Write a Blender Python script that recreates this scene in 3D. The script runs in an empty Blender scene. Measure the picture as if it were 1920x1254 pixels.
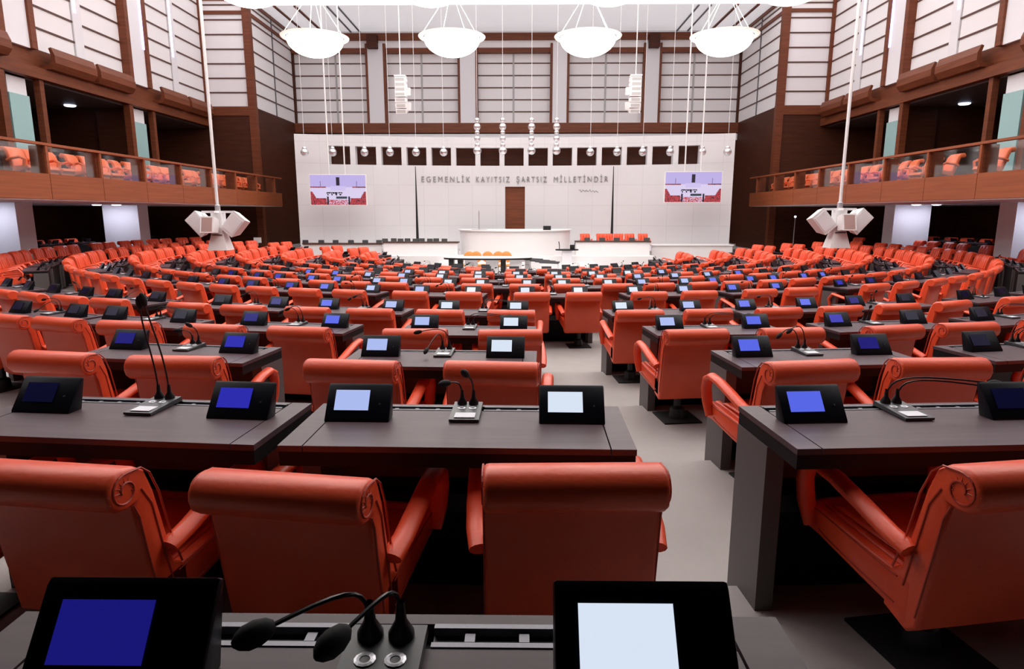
import bpy, math, random
from mathutils import Vector, Matrix
random.seed(7)
sc = bpy.context.scene
COL = sc.collection
PI = math.pi
EYE = 2.4                      # camera height; every z measured from the eye is written Z(...)
def Z(z): return EYE + z

# ------------------------------------------------------------------ camera
cd = bpy.data.cameras.new('camera'); cam = bpy.data.objects.new('camera', cd); COL.objects.link(cam)
cam.location = (0, 0, EYE)
PITCH = math.atan(227/1200)
cam.rotation_euler = (PI/2 - PITCH, 0, math.atan(15/1200))
cd.sensor_width = 36; cd.lens = 36*1200/1920; cd.clip_end = 200; cd.clip_start = .05
sc.camera = cam
# ------------------------------------------------------------------ colour management, world
vs = sc.view_settings
vs.view_transform = 'Standard'; vs.look = 'None'; vs.gamma = 1; vs.use_curve_mapping = False
vs.exposure = -0.15
w = bpy.data.worlds.new('world'); sc.world = w; w.use_nodes = True
w.node_tree.nodes['Background'].inputs[0].default_value = (.05, .05, .06, 1)
w.node_tree.nodes['Background'].inputs[1].default_value = .3
CEIL_L = 1.45                  # radiance of the luminous ceiling
DISH_L = 9.0                  # radiance of the glass dish lamps

# ------------------------------------------------------------------ materials
def srgb(r, g, b):
    f = lambda c: (c/255/12.92 if c/255 <= .04045 else ((c/255+.055)/1.055)**2.4)
    return (f(r), f(g), f(b), 1)
M = {}
def mat(name, col, rough=.6, metal=0, emit=None, es=0, bump=None, var=None, spec=.5, alpha=1, coat=0, trans=0):
    m = bpy.data.materials.new(name); m.use_nodes = True; nt = m.node_tree; b = nt.nodes['Principled BSDF']
    b.inputs['Base Color'].default_value = col; b.inputs['Roughness'].default_value = rough
    b.inputs['Metallic'].default_value = metal; b.inputs['Specular IOR Level'].default_value = spec
    b.inputs['Coat Weight'].default_value = coat; b.inputs['Alpha'].default_value = alpha
    b.inputs['Transmission Weight'].default_value = trans
    if emit:
        b.inputs['Emission Color'].default_value = emit; b.inputs['Emission Strength'].default_value = es
    if bump or var:
        tc = nt.nodes.new('ShaderNodeTexCoord')
    if bump:
        n = nt.nodes.new('ShaderNodeTexNoise'); n.inputs['Scale'].default_value = bump[0]; n.inputs['Detail'].default_value = 4
        bp = nt.nodes.new('ShaderNodeBump'); bp.inputs['Strength'].default_value = bump[1]; bp.inputs['Distance'].default_value = bump[2] if len(bump) > 2 else .01
        nt.links.new(tc.outputs['Object'], n.inputs['Vector']); nt.links.new(n.outputs[0], bp.inputs['Height']); nt.links.new(bp.outputs[0], b.inputs['Normal'])
    if var:   # (scale vector, second colour)
        mp = nt.nodes.new('ShaderNodeMapping'); mp.inputs['Scale'].default_value = var[0]
        n = nt.nodes.new('ShaderNodeTexNoise'); n.inputs['Scale'].default_value = 1; n.inputs['Detail'].default_value = 5
        mx = nt.nodes.new('ShaderNodeMix'); mx.data_type = 'RGBA'
        mx.inputs[6].default_value = col; mx.inputs[7].default_value = var[1]
        rp = nt.nodes.new('ShaderNodeMapRange'); rp.inputs[1].default_value = .35; rp.inputs[2].default_value = .65
        nt.links.new(tc.outputs['Object'], mp.inputs[0]); nt.links.new(mp.outputs[0], n.inputs['Vector'])
        nt.links.new(n.outputs[0], rp.inputs[0]); nt.links.new(rp.outputs[0], mx.inputs[0]); nt.links.new(mx.outputs[2], b.inputs['Base Color'])
    M[name] = m; return m
mat('leather', (.84, .098, .034, 1), .36, bump=(60, .25, .004), var=((3, 3, 3), (.76, .076, .026, 1)), spec=.45)
mat('leather_gallery', (.86, .16, .05, 1), .5)
mat('leather_yellow', (.85, .36, .10, 1), .5)
mat('piping', (.42, .045, .02, 1), .5)
mat('black', (.008, .008, .010, 1), .38)
mat('black_matte', (.006, .006, .007, 1), .8)
mat('monitor_black', (.003, .004, .008, 1), .35, spec=.25)
mat('desk_wood', (.090, .056, .064, 1), .42, var=((2, 30, 2), (.070, .043, .050, 1)), spec=.28)
mat('desk_edge', (.006, .005, .006, 1), .6, spec=.2)
mat('desk_panel', (.10, .088, .088, 1), .5)
mat('desk_brown', (.075, .030, .020, 1), .5)
mat('tray_metal', (.16, .16, .18, 1), .4, metal=.6)
mat('console_grey', (.05, .052, .058, 1), .4)
mat('label_white', (.75, .75, .80, 1), .5)
mat('carpet', (.40, .365, .355, 1), .95, bump=(220, .4, .01), var=((1.3, 1.3, 1.3), (.36, .328, .316, 1)), spec=.1)
mat('panel_fabric', (.83, .80, .81, 1), .85, spec=.2)
mat('wood', (.18, .048, .018, 1), .5, var=((1, 1, 14), (.13, .034, .013, 1)), spec=.3)
mat('batten', (.085, .030, .018, 1), .5)
mat('wood_light', (.30, .080, .029, 1), .5, var=((.6, .6, 16), (.24, .062, .023, 1)), spec=.3)
mat('wood_dark', (.075, .022, .010, 1), .55, var=((1, 1, 10), (.055, .016, .008, 1)), spec=.2)
mat('plaster', (.78, .76, .79, 1), .8)
mat('ceiling_white', (.78, .77, .80, 1), .9)
mat('dark_void', (.01, .008, .008, 1), .9)
mat('teal_glass', (.33, .52, .52, 1), .25, spec=.6)
mat('white_plastic', (.80, .78, .79, 1), .5)
mat('speaker_face', (.42, .27, .25, 1), .6)
mat('steel', (.60, .60, .64, 1), .35, metal=.7)
mat('wire', (.72, .72, .72, 1), .5)
mat('white_stone', (.82, .80, .80, 1), .45)
mat('paper', (.85, .85, .85, 1), .7)
mat('letters', (.30, .29, .30, 1), .35, metal=.5)
mat('joint', (.45, .44, .44, 1), .8)
mat('led', (1, 1, 1, 1), emit=(.42, .40, 1, 1), es=2.4)
mat('downlight', (1, 1, 1, 1), emit=(.80, .82, 1, 1), es=70)
mat('exit_green', (0, .3, .2, 1), emit=(.05, .65, .45, 1), es=.7)
mat('spot', (1, 1, 1, 1), emit=(.7, .75, 1, 1), es=3)
mat('ceiling_light', (.8, .8, .8, 1), .9, emit=(1, .97, .99, 1), es=CEIL_L)
mat('ceiling_cove', (.8, .8, .82, 1), .9, emit=(.97, .96, 1, 1), es=.5)  # plain far ceiling given a glow of its own to lighten it
mat('dish_glass', (1, 1, 1, 1), .3, emit=(1, .97, .90, 1), es=DISH_L, bump=(14, .5, .05))
mat('dish_rim', (.9, .88, .82, 1), .3, emit=(1, .96, .85, 1), es=.7)
def screen(name, c, es=1):
    mat(name, (0, 0, 0, 1), .25, emit=c, es=es)
screen('screen_white', srgb(226, 238, 255)); screen('screen_pale', srgb(180, 196, 250)); screen('screen_light', srgb(92, 108, 240))
screen('screen_blue', srgb(46, 46, 182)); screen('screen_navy', srgb(26, 24, 122)); screen('screen_dim', srgb(8, 8, 40))
# marble with panel joints
def marble():
    m = mat('marble', (.66, .65, .665, 1), .5); nt = m.node_tree; b = nt.nodes['Principled BSDF']
    tc = nt.nodes.new('ShaderNodeTexCoord'); sp = nt.nodes.new('ShaderNodeSeparateXYZ'); cb = nt.nodes.new('ShaderNodeCombineXYZ')
    nt.links.new(tc.outputs['Object'], sp.inputs[0]); nt.links.new(sp.outputs[0], cb.inputs[0]); nt.links.new(sp.outputs[2], cb.inputs[1])
    br = nt.nodes.new('ShaderNodeTexBrick'); br.offset = 0; br.inputs['Scale'].default_value = 1
    br.inputs['Brick Width'].default_value = 1.113; br.inputs['Row Height'].default_value = .92; br.inputs['Mortar Size'].default_value = .012
    br.inputs['Mortar Smooth'].default_value = .3
    br.inputs['Color1'].default_value = (.66, .65, .665, 1); br.inputs['Color2'].default_value = (.64, .63, .645, 1); br.inputs['Mortar'].default_value = (.57, .56, .575, 1)
    nt.links.new(cb.outputs[0], br.inputs['Vector']); nt.links.new(br.outputs[0], b.inputs['Base Color'])
marble()
def glass(name, col, tr, rough=.05):
    m = bpy.data.materials.new(name); m.use_nodes = True; nt = m.node_tree; nt.nodes.remove(nt.nodes['Principled BSDF'])
    o = nt.nodes['Material Output']; t = nt.nodes.new('ShaderNodeBsdfTransparent'); g = nt.nodes.new('ShaderNodeBsdfGlossy')
    t.inputs[0].default_value = col; g.inputs['Roughness'].default_value = rough; g.inputs['Color'].default_value = (1, 1, 1, 1)
    mx = nt.nodes.new('ShaderNodeMixShader'); mx.inputs[0].default_value = tr
    nt.links.new(t.outputs[0], mx.inputs[1]); nt.links.new(g.outputs[0], mx.inputs[2]); nt.links.new(mx.outputs[0], o.inputs[0]); M[name] = m
glass('clear_glass', (.92, .95, .95, 1), .10); glass('bubble_glass', (.80, .80, .82, 1), .55, .25)
# picture on the hanging screens: a colour attribute painted face by face
def attr_mat():
    m = bpy.data.materials.new('screen_picture'); m.use_nodes = True; nt = m.node_tree; b = nt.nodes['Principled BSDF']
    a = nt.nodes.new('ShaderNodeAttribute'); a.attribute_name = 'pic'
    b.inputs['Base Color'].default_value = (0, 0, 0, 1); nt.links.new(a.outputs[0], b.inputs['Emission Color']); b.inputs['Emission Strength'].default_value = 1; M['screen_picture'] = m
attr_mat()

# ------------------------------------------------------------------ mesh builder
class MB:
    def __init__(s): s.v = []; s.f = []; s.m = []; s.mats = []
    def mi(s, m):
        if m not in s.mats: s.mats.append(m)
        return s.mats.index(m)
    def add(s, vs_, fs, m, T=None):
        o = len(s.v); i = s.mi(m)
        s.v += [tuple(T @ Vector(v)) if T else tuple(v) for v in vs_]
        for f in fs: s.f.append(tuple(o+k for k in f)); s.m.append(i)
    def box(s, x0, x1, y0, y1, z0, z1, m, T=None):
        v = [(x, y, z) for z in (z0, z1) for y in (y0, y1) for x in (x0, x1)]
        s.add(v, [(0, 2, 3, 1), (4, 5, 7, 6), (0, 1, 5, 4), (2, 6, 7, 3), (0, 4, 6, 2), (1, 3, 7, 5)], m, T)
    def prism(s, prof, x0, x1, m, inset=0, T=None, nin=2):
        """closed profile in (y, z) run along x, with rounded ends"""
        n = len(prof); area = sum(prof[i][0]*prof[(i+1) % n][1]-prof[(i+1) % n][0]*prof[i][1] for i in range(n))
        if area < 0: prof = prof[::-1]
        def off(d):
            out = []
            for i in range(n):
                a, b, c = prof[i-1], prof[i], prof[(i+1) % n]
                e1 = Vector((b[0]-a[0], b[1]-a[1])).normalized(); e2 = Vector((c[0]-b[0], c[1]-b[1])).normalized()
                nn = Vector((-(e1.y+e2.y), e1.x+e2.x)); nn = nn.normalized() if nn.length > 1e-6 else Vector((-e1.y, e1.x))
                out.append((b[0]+nn.x*d, b[1]+nn.y*d))
            return out
        secs = []
        if inset:
            for k in range(nin+1):
                t = k/nin*PI/2; secs.append((x0+inset*(1-math.sin(t)), off(inset*(1-math.cos(PI/2-t)) if False else inset*(1-math.sin(t))*1.0 if False else inset*(1-math.sin(t)))))
            secs = [(x0+inset*(1-math.cos(k/nin*PI/2)), off(inset*(1-math.sin(k/nin*PI/2)))) for k in range(nin+1)]
            secs += [(x1-(x-x0), p) for x, p in reversed(secs)]
        else: secs = [(x0, prof), (x1, prof)]
        v = []; f = []
        for x, p in secs: v += [(x, a, b) for a, b in p]
        for k in range(len(secs)-1):
            for i in range(n):
                j = (i+1) % n; f.append((k*n+i, (k+1)*n+i, (k+1)*n+j, k*n+j))
        f.append(tuple(range(n))); f.append(tuple(reversed(range((len(secs)-1)*n, len(secs)*n))))
        s.add(v, [tuple(reversed(q)) for q in f], m, T)
    def tube(s, path, r, m, n=6, T=None, ry=None, cap=True, radii=None):
        """tube along a path; r across, ry in the other direction"""
        P = [Vector(p) for p in path]; v = []; f = []
        ref = Vector((1, 0, 0))
        for i, p in enumerate(P):
            d = (P[min(i+1, len(P)-1)]-P[max(i-1, 0)]).normalized()
            if abs(d.dot(ref)) > .95: ref = Vector((0, 1, 0))
            b = (ref - d*ref.dot(d)).normalized(); c = d.cross(b)
            q = radii[i] if radii else 1
            for k in range(n):
                a = 2*PI*k/n; v.append(p + b*math.cos(a)*r*q + c*math.sin(a)*(ry or r)*q)
        for i in range(len(P)-1):
            for k in range(n):
                j = (k+1) % n; f.append((i*n+k, i*n+j, (i+1)*n+j, (i+1)*n+k))
        if cap: f.append(tuple(reversed(range(n)))); f.append(tuple(range((len(P)-1)*n, len(P)*n)))
        s.add(v, f, m, T)
    def lathe(s, prof, m, n=24, T=None):
        v = []; f = []; L = len(prof)
        for k in range(n):
            a = 2*PI*k/n
            for r, z in prof: v.append((r*math.cos(a), r*math.sin(a), z))
        for k in range(n):
            j = (k+1) % n
            for i in range(L-1): f.append((k*L+i, j*L+i, j*L+i+1, k*L+i+1))
        s.add(v, f, m, T)
    def build(s, name, parent=None, smooth=None, loc=None, mesh_only=False):
        me = bpy.data.meshes.new(name); me.from_pydata(s.v, [], s.f)
        for q in s.mats: me.materials.append(M[q])
        me.polygons.foreach_set('material_index', s.m)
        if smooth:
            me.polygons.foreach_set('use_smooth', [True]*len(s.f)); me.set_sharp_from_angle(angle=math.radians(smooth))
        me.update()
        if mesh_only: return me
        o = bpy.data.objects.new(name, me); COL.objects.link(o)
        if loc: o.location = loc
        if parent: o.parent = parent
        return o
def empty(name, loc=(0, 0, 0), rz=0):
    o = bpy.data.objects.new(name, None); COL.objects.link(o); o.location = loc; o.rotation_euler = (0, 0, rz); o.empty_display_size = .2; return o
def tag(o, label, cat, group=None, kind=None):
    o['label'] = label; o['category'] = cat
    if group: o['group'] = group
    if kind: o['kind'] = kind
    return o
def struct(o): o['kind'] = 'structure'; return o
def copy_tree(o, parent=None):
    c = o.copy(); COL.objects.link(c)
    if parent: c.parent = parent
    for ch in KIDS.get(o.name, []): copy_tree(ch, c)
    return c
KIDS = {}
def index_kids():
    KIDS.clear()
    for o in bpy.data.objects:
        if o.parent: KIDS.setdefault(o.parent.name, []).append(o)
ONES = ['zeroth', 'first', 'second', 'third', 'fourth', 'fifth', 'sixth', 'seventh', 'eighth', 'ninth', 'tenth', 'eleventh', 'twelfth', 'thirteenth',
        'fourteenth', 'fifteenth', 'sixteenth', 'seventeenth', 'eighteenth', 'nineteenth']
TENS = {2: ('twentieth', 'twenty'), 3: ('thirtieth', 'thirty'), 4: ('fortieth', 'forty'), 5: ('fiftieth', 'fifty')}
def nth(n):
    if n < 20: return ONES[n]
    return TENS[n//10][0] if n % 10 == 0 else TENS[n//10][1]+'-'+ONES[n % 10]
def Rz(a): return Matrix.Rotation(a, 4, 'Z')
def Tr(x, y, z): return Matrix.Translation((x, y, z))

# ------------------------------------------------------------------ ring plan of the chamber
CX, CY = .2, 22.6
RING = {0: 22.62, 1: 20.88, 2: 19.14, 3: 17.42, 4: 15.67, 5: 13.3, 6: 11.95, 7: 10.58, 8: 9.32, 9: 8.05, 10: 6.8, 11: 5.6}
FLOOR = {0: -1.41, 1: -1.55, 2: -1.69, 3: -1.82, 4: -1.92, 5: -2.01, 6: -2.035, 7: -2.075, 8: -2.12, 9: -2.18, 10: -2.22, 11: -2.28}
def ring_xy(R, deg):
    a = math.radians(deg); return CX+R*math.sin(a), CY-R*math.cos(a)
# ------------------------------------------------------------------ floor: terraces
fb = MB(); N = 120
def annulus(r0, r1, z, zin, a0=-180, a1=180, n=N):
    v = []; f = []
    for k in range(n+1):
        a = math.radians(a0+(a1-a0)*k/n)
        for r, zz in ((r1, z), (r0, z), (r0, zin)): v.append((CX+r*math.sin(a), CY-r*math.cos(a), zz))
    for k in range(n):
        o = 3*k; f += [(o, o+3, o+4, o+1), (o+1, o+4, o+5, o+2)]
    fb.add(v, f, 'carpet')
STEP = {k: RING[k]-.74 for k in RING}
ZIN = Z(-2.33)
fb.box(-24, 24, 25.5, 42, ZIN-.3, ZIN-.005, 'white_stone')
fb.add([(CX+8*math.sin(a*PI/30), CY-8*math.cos(a*PI/30), ZIN) for a in range(60)], [tuple(range(60))], 'white_stone')
for k in range(11, 0, -1):
    zi = ZIN if k == 11 else Z(FLOOR[k+1])
    annulus(STEP[k], STEP[k-1], Z(FLOOR[k]), zi-.01)
annulus(STEP[0], 34, Z(FLOOR[0]), Z(FLOOR[1])-.01)
struct(fb.build('floor'))

# ------------------------------------------------------------------ shell
HX = -.26; HW = 14.75
WL, WR = HX-HW, HX+HW
Y1, Y2 = 31.9, 37.9            # frontal corner and back wall
PB = Z(5.0)                    # lower edge of the white panels
CZ = Z(9.9)
# ceiling
c = MB(); c.box(-24, 24, 2, 33.3, CZ, CZ+.2, 'ceiling_light'); c.box(-24, 24, -6, 2, CZ, CZ+.2, 'ceiling_white'); struct(c.build('ceiling'))
c = MB(); c.box(-24, 24, 33.3, 39, CZ, CZ+.2, 'ceiling_cove')
for x in (HX-11.7, HX-10.7, HX+10.7, HX+11.7): c.box(x-.06, x+.06, 33.3, 39, CZ-.06, CZ, 'wood')
for x in (-9.4, -8.9, 8.6, 9.2): c.box(x-.04, x+.04, 33.4, Y2, CZ-.05, CZ, 'tray_metal')
struct(c.build('trim_1'))

def panel_wall(mb, p0, p1, z0, z1, rows, normal, posts=(), slot=None):
    """white fabric panels between wooden battens; p0->p1 in plan, normal towards the room"""
    p0 = Vector(p0); p1 = Vector(p1); d = (p1-p0); L = d.length; d.normalize(); nrm = Vector(normal)
    T = Matrix(((d.x, nrm.x, 0, p0.x), (d.y, nrm.y, 0, p0.y), (0, 0, 1, 0), (0, 0, 0, 1)))
    mb.box(0, L, -.12, 0, z0, z1, 'panel_fabric', T)
    ph = .645; k = 0; z = z0
    while z < z1-.05:
        z += ph
        if z > z1: break
        mb.box(0, L, -.01, .03, z-.03, z+.03, 'batten', T)
        mb.box(0, L, -.01, .012, z-.06, z+.06, 'joint', T) if False else None
    for t, wdt, m, dep in posts: mb.box(t-wdt/2, t+wdt/2, -.02, dep, z0-.02, z1, m, T)
    return T
# back wall
b = MB(); xl, xr = HX-12.45, HX+12.45
def pxx(x, Y=Y2, y=150): return (x-975)/(1179-(y-627)*.1857)*Y
panel_wall(b, (xl, Y2), (xr, Y2), PB, Z(9.15), 7, (0, -1, 0))
for a, e in ((690, 722), (861, 893), (1033, 1063), (1205, 1233)):
    x0, x1 = pxx(a), pxx(e)
    b.box(x0, x1, Y2-.35, Y2, PB-.5, Z(9.2), 'plaster'); b.box(x0-.08, x0+.05, Y2-.37, Y2, PB, Z(9.2), 'wood'); b.box(x1-.05, x1+.08, Y2-.37, Y2, PB, Z(9.2), 'wood')
for a in (629, 790, 962, 1134, 1298): b.box(pxx(a)-.05, pxx(a)+.05, Y2-.03, Y2, PB, Z(9.1), 'joint')
b.box(xl, xr, Y2-.30, Y2, Z(8.72), Z(8.98), 'wood'); b.box(xl, xr, Y2-.18, Y2, Z(8.98), Z(9.38), 'panel_fabric'); b.box(xl, xr, Y2-.30, Y2, Z(9.38), Z(9.75), 'wood')
for a in (703, 1219): b.box(pxx(a)-.28, pxx(a)+.28, Y2-.75, Y2-.3, Z(8.9), Z(9.6), 'wood_dark')
b.box(xl, xr, Y2-.05, Y2+.1, Z(9.7), CZ, 'ceiling_white')
b.box(xl-.4, xr+.4, Y2-.02, Y2+.2, 0, PB, 'wood_dark')
b.box(xl, xr, Y2-.5, Y2, PB-.55, PB-.02, 'wood'); b.box(xl, xr, Y2-.4, Y2, PB-.95, PB-.6, 'plaster')
struct(b.build('wall_back'))
# side walls
for sgn, nm in ((-1, 'left'), (1, 'right')):
    b = MB(); X = HX+sgn*HW; Xi = HX+sgn*12.5
    # frontal bay and return next to the back wall
    panel_wall(b, (X, Y1), (Xi, Y1), PB, CZ, 7, (0, -1, 0)); panel_wall(b, (Xi, Y1), (Xi, Y2), PB, CZ, 7, (-sgn, 0, 0))
    for (x, y) in ((X, Y1), (Xi, Y1)): b.box(x-.2 if sgn < 0 else x-.14, x+.14 if sgn < 0 else x+.2, y-.12, y+.16, PB-.05, CZ, 'wood')
    b.box(Xi-.1, Xi+.1, Y2-.2, Y2, PB-.05, CZ, 'wood_dark')
    b.box(Xi-.04, Xi+.04, (Y1+Y2)/2-.04, (Y1+Y2)/2+.04, PB, CZ, 'tray_metal')
    for zt in (Z(9.1), Z(9.7)):
        b.box(min(X, Xi), max(X, Xi), Y1-.06, Y1, zt, zt+.16, 'wood'); b.box(Xi-.07, Xi+.07, Y1, Y2, zt, zt+.16, 'wood')
    b.box(min(X, Xi), max(X, Xi), Y1-.1, Y1+.1, 0, PB-.02, 'wood_dark'); b.box(min(X, Xi), max(X, Xi), Y1-.14, Y1+.1, PB-.42, PB, 'wood')
    b.box(Xi-.08, Xi+.08, Y1, Y2, 0, PB-.02, 'wood_dark'); b.box(Xi-.16, Xi+.16, Y1-.16, Y1+.16, 0, PB, 'wood')
    struct(b.build('wall_front_'+nm))
    # long upper wall
    b = MB()
    panel_wall(b, (X, 4), (X, Y1), PB, CZ, 7, (-sgn, 0, 0))
    ycol = [6.8+6.2*k for k in range(5)]          # pilasters above the columns
    ycol = [y for y in (7.75, 13.95, 20.0-.1, 26.1)]
    D = -sgn
    def bx(y0, y1, dep, z0, z1, m):
        b.box(min(X, X+D*dep), max(X, X+D*dep), y0, y1, z0, z1, m)
    for y in ycol:
        bx(y-.55, y+.55, .22, PB-.1, CZ, 'plaster')
        bx(y-.72, y-.5, .3, PB-.1, CZ, 'wood'); bx(y+.5, y+.72, .3, PB-.1, CZ, 'wood')
        bx(y+.40, y+.49, .26, PB+1.3, CZ, 'led')
        m2 = y+3.1
        if m2 < Y1:
            bx(m2-.22, m2+.22, .05, PB, CZ, 'plaster'); bx(m2-.16, m2-.04, .07, PB+1.6, CZ, 'led'); bx(m2-.25, m2+.25, .02, PB, CZ, 'joint')
    # wooden cornice: beam, scalloped valances and soffit
    bx(4, Y1, .30, PB-.95, PB-.62, 'wood'); bx(4, Y1, .10, PB-.62, PB-.05, 'wood')
    struct(b.build('wall_'+nm))
    for y in ycol:
        for q in (0, 1):
            y0 = y+.95+q*2.22
            v = MB(); prof = [(.0, PB-.62), (.48, PB-.60), (.62, PB-.42), (.62, PB-.20), (.52, PB+.03), (.44, PB+.0), (.5, PB-.2), (.48, PB-.38), (.4, PB-.48), (0, PB-.5)]
            T = Matrix(((0, D, 0, X), (1, 0, 0, 0), (0, 0, 1, 0), (0, 0, 0, 1)))
            v.prism(prof, y0, min(y0+2.02, Y1), 'wood', T=T)
            struct(v.build('trim_2'))
    # rooms behind the columns: gallery level ceiling, rear wall, partitions
    g = MB(); XO = HX+sgn*20.5
    g.box(min(X, XO), max(X, XO), 0, Y1, PB-1.0, PB-.9, 'desk_panel')
    g.box(XO-.1, XO+.1, -6, Y1+1, 0, PB, 'wood_dark')
    g.box(min(X, XO), max(X, XO), Y1-.1, Y1+.1, 0, PB, 'wood_dark')
    for y in (19.9, 26.1):
        x0, x1 = X+sgn*.9, XO
        g.box(min(x0, x1), max(x0, x1), y-.2, y+.2, Z(.95), PB-.9, 'wood_dark')
    # gridded acoustic panels on the rear wall of the gallery
    for yy in (21.6, 22.6, 23.6, 24.6, 28, 29, 30):
        for r in range(5):
            g.box(XO-sgn*.16-.03, XO-sgn*.16+.03, yy+.1, yy+.85, Z(1.2+r*.5), Z(1.55+r*.5), 'wood')
    struct(g.build('wall_outer_'+nm))
    # wooden posts beside the columns
    for y in (13.95, 19.9, 26.1):
        p = MB(); p.box(X+D*.02, X+D*.26, y-.95, y-.72, Z(.95), PB-.9, 'wood') if D > 0 else p.box(X+D*.26, X+D*.02, y-.95, y-.72, Z(.95), PB-.9, 'wood')
        p.box(min(X, X+D*.2), max(X, X+D*.2), y+.72, y+.9, Z(.95), PB-.9, 'wood')
        struct(p.build('trim_3'))
    # columns
    for i, y in enumerate((13.2, 19.55, 25.75)):
        cmb = MB(); xa, xb = X, X+sgn*1.4
        cmb.box(min(xa, xb), max(xa, xb), y-.35, y+.35, 0, Z(.35), 'plaster')
        lab = ['nearest', 'middle', 'farthest'][i]
        o = empty('column', (X+sgn*.7, y, 0)); tag(o, 'white square column under the %s balcony, %s from the camera' % (nm, lab), 'column', 'columns along the side galleries')
        sh = cmb.build('shaft'); sh.parent = o; sh.location = (-(X+sgn*.7), -y, 0)
        u = MB(); u.box(min(xa, xb), max(xa, xb), y+.0, y+.75, Z(.95), PB-.9, 'plaster'); u.box(min(xa+sgn*.04, xb), max(xa+sgn*.04, xb), y-.05, y, Z(.95), PB-.9, 'wood_dark'); sh = u.build('upper_shaft'); sh.parent = o; sh.location = (-(X+sgn*.7), -y, 0)
        u = MB(); u.box(min(xa-sgn*.05, xa), max(xa-sgn*.05, xa), y-.02, y+.77, Z(.95), Z(3.5), 'teal_glass'); 
        sh = u.build('teal_panel'); sh.parent = o; sh.location = (-(X+sgn*.7), -y, 0)
    # exit sign and ceiling spot in the gallery
    e = MB(); e.box(-.16, .16, -.03, .03, -.08, .08, 'exit_green'); o = e.build('exit_sign'); o.location = (X+sgn*4.4, 25.3 if sgn < 0 else 24.6, Z(3.55))
    tag(o, 'small green exit sign glowing in the dark upper gallery on the %s' % nm, 'sign')
    e = MB(); e.lathe([(0, -.03), (.16, -.03), (.2, 0), (.2, .02), (0, .02)], 'spot', 16); o = e.build('ceiling_spotlight', smooth=30); o.location = (X+sgn*1.9, 25.0, PB-1.03)
    tag(o, 'lit round ceiling spot inside the dark upper gallery on the %s' % nm, 'ceiling light')
# unseen gallery and wall added behind the camera to shade the front rows
g = MB(); g.box(-24, 24, -6, 2.1, Z(.85), Z(1.35), 'desk_edge'); g.box(-24, 24, -1.3, -1.1, 0, CZ, 'desk_edge'); g.box(-24, 24, 2.0, 2.1, Z(1.35), Z(2.0), 'wood_light'); g.box(-24.2, -24, -6.2, 34, 0, CZ, 'wood_dark'); g.box(24, 24.2, -6.2, 34, 0, CZ, 'wood_dark')
struct(g.build('wall_rear'))

# ------------------------------------------------------------------ balconies
def gallery_chair_mesh():
    m = MB()
    back = [(-.16, .36), (-.30, .80), (-.40, .80), (-.43, .87), (-.38, .93), (-.28, .92), (-.20, .84), (-.08, .46), (-.08, .36)]
    m.prism(back, -.27, .27, 'leather_gallery', .03)
    seat = [(-.16, .30), (.24, .34), (.30, .40), (.26, .47), (-.1, .45)]
    m.prism(seat, -.27, .27, 'leather_gallery', .03)
    for sx in (-1, 1):
        m.tube([(sx*.3, .2, .42), (sx*.3, .24, .6), (sx*.3, .12, .66), (sx*.3, -.12, .62), (sx*.3, -.22, .58)], .035, 'leather_gallery', 6)
        m.tube([(sx*.24, 0, 0), (sx*.24, 0, .34)], .03, 'tray_metal', 6)
    m.box(-.27, .27, .20, .23, .02, .36, 'leather_gallery'); m.box(-.16, .16, .23, .236, .06, .28, 'desk_panel')
    return m.build('gallery_chair', smooth=50, mesh_only=True)
GC = gallery_chair_mesh()
finY = [11.8, 13.87, 15.97, 18.0, 20.1, 22.25, 24.4, 26.5, 28.6, 30.7]
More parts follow.
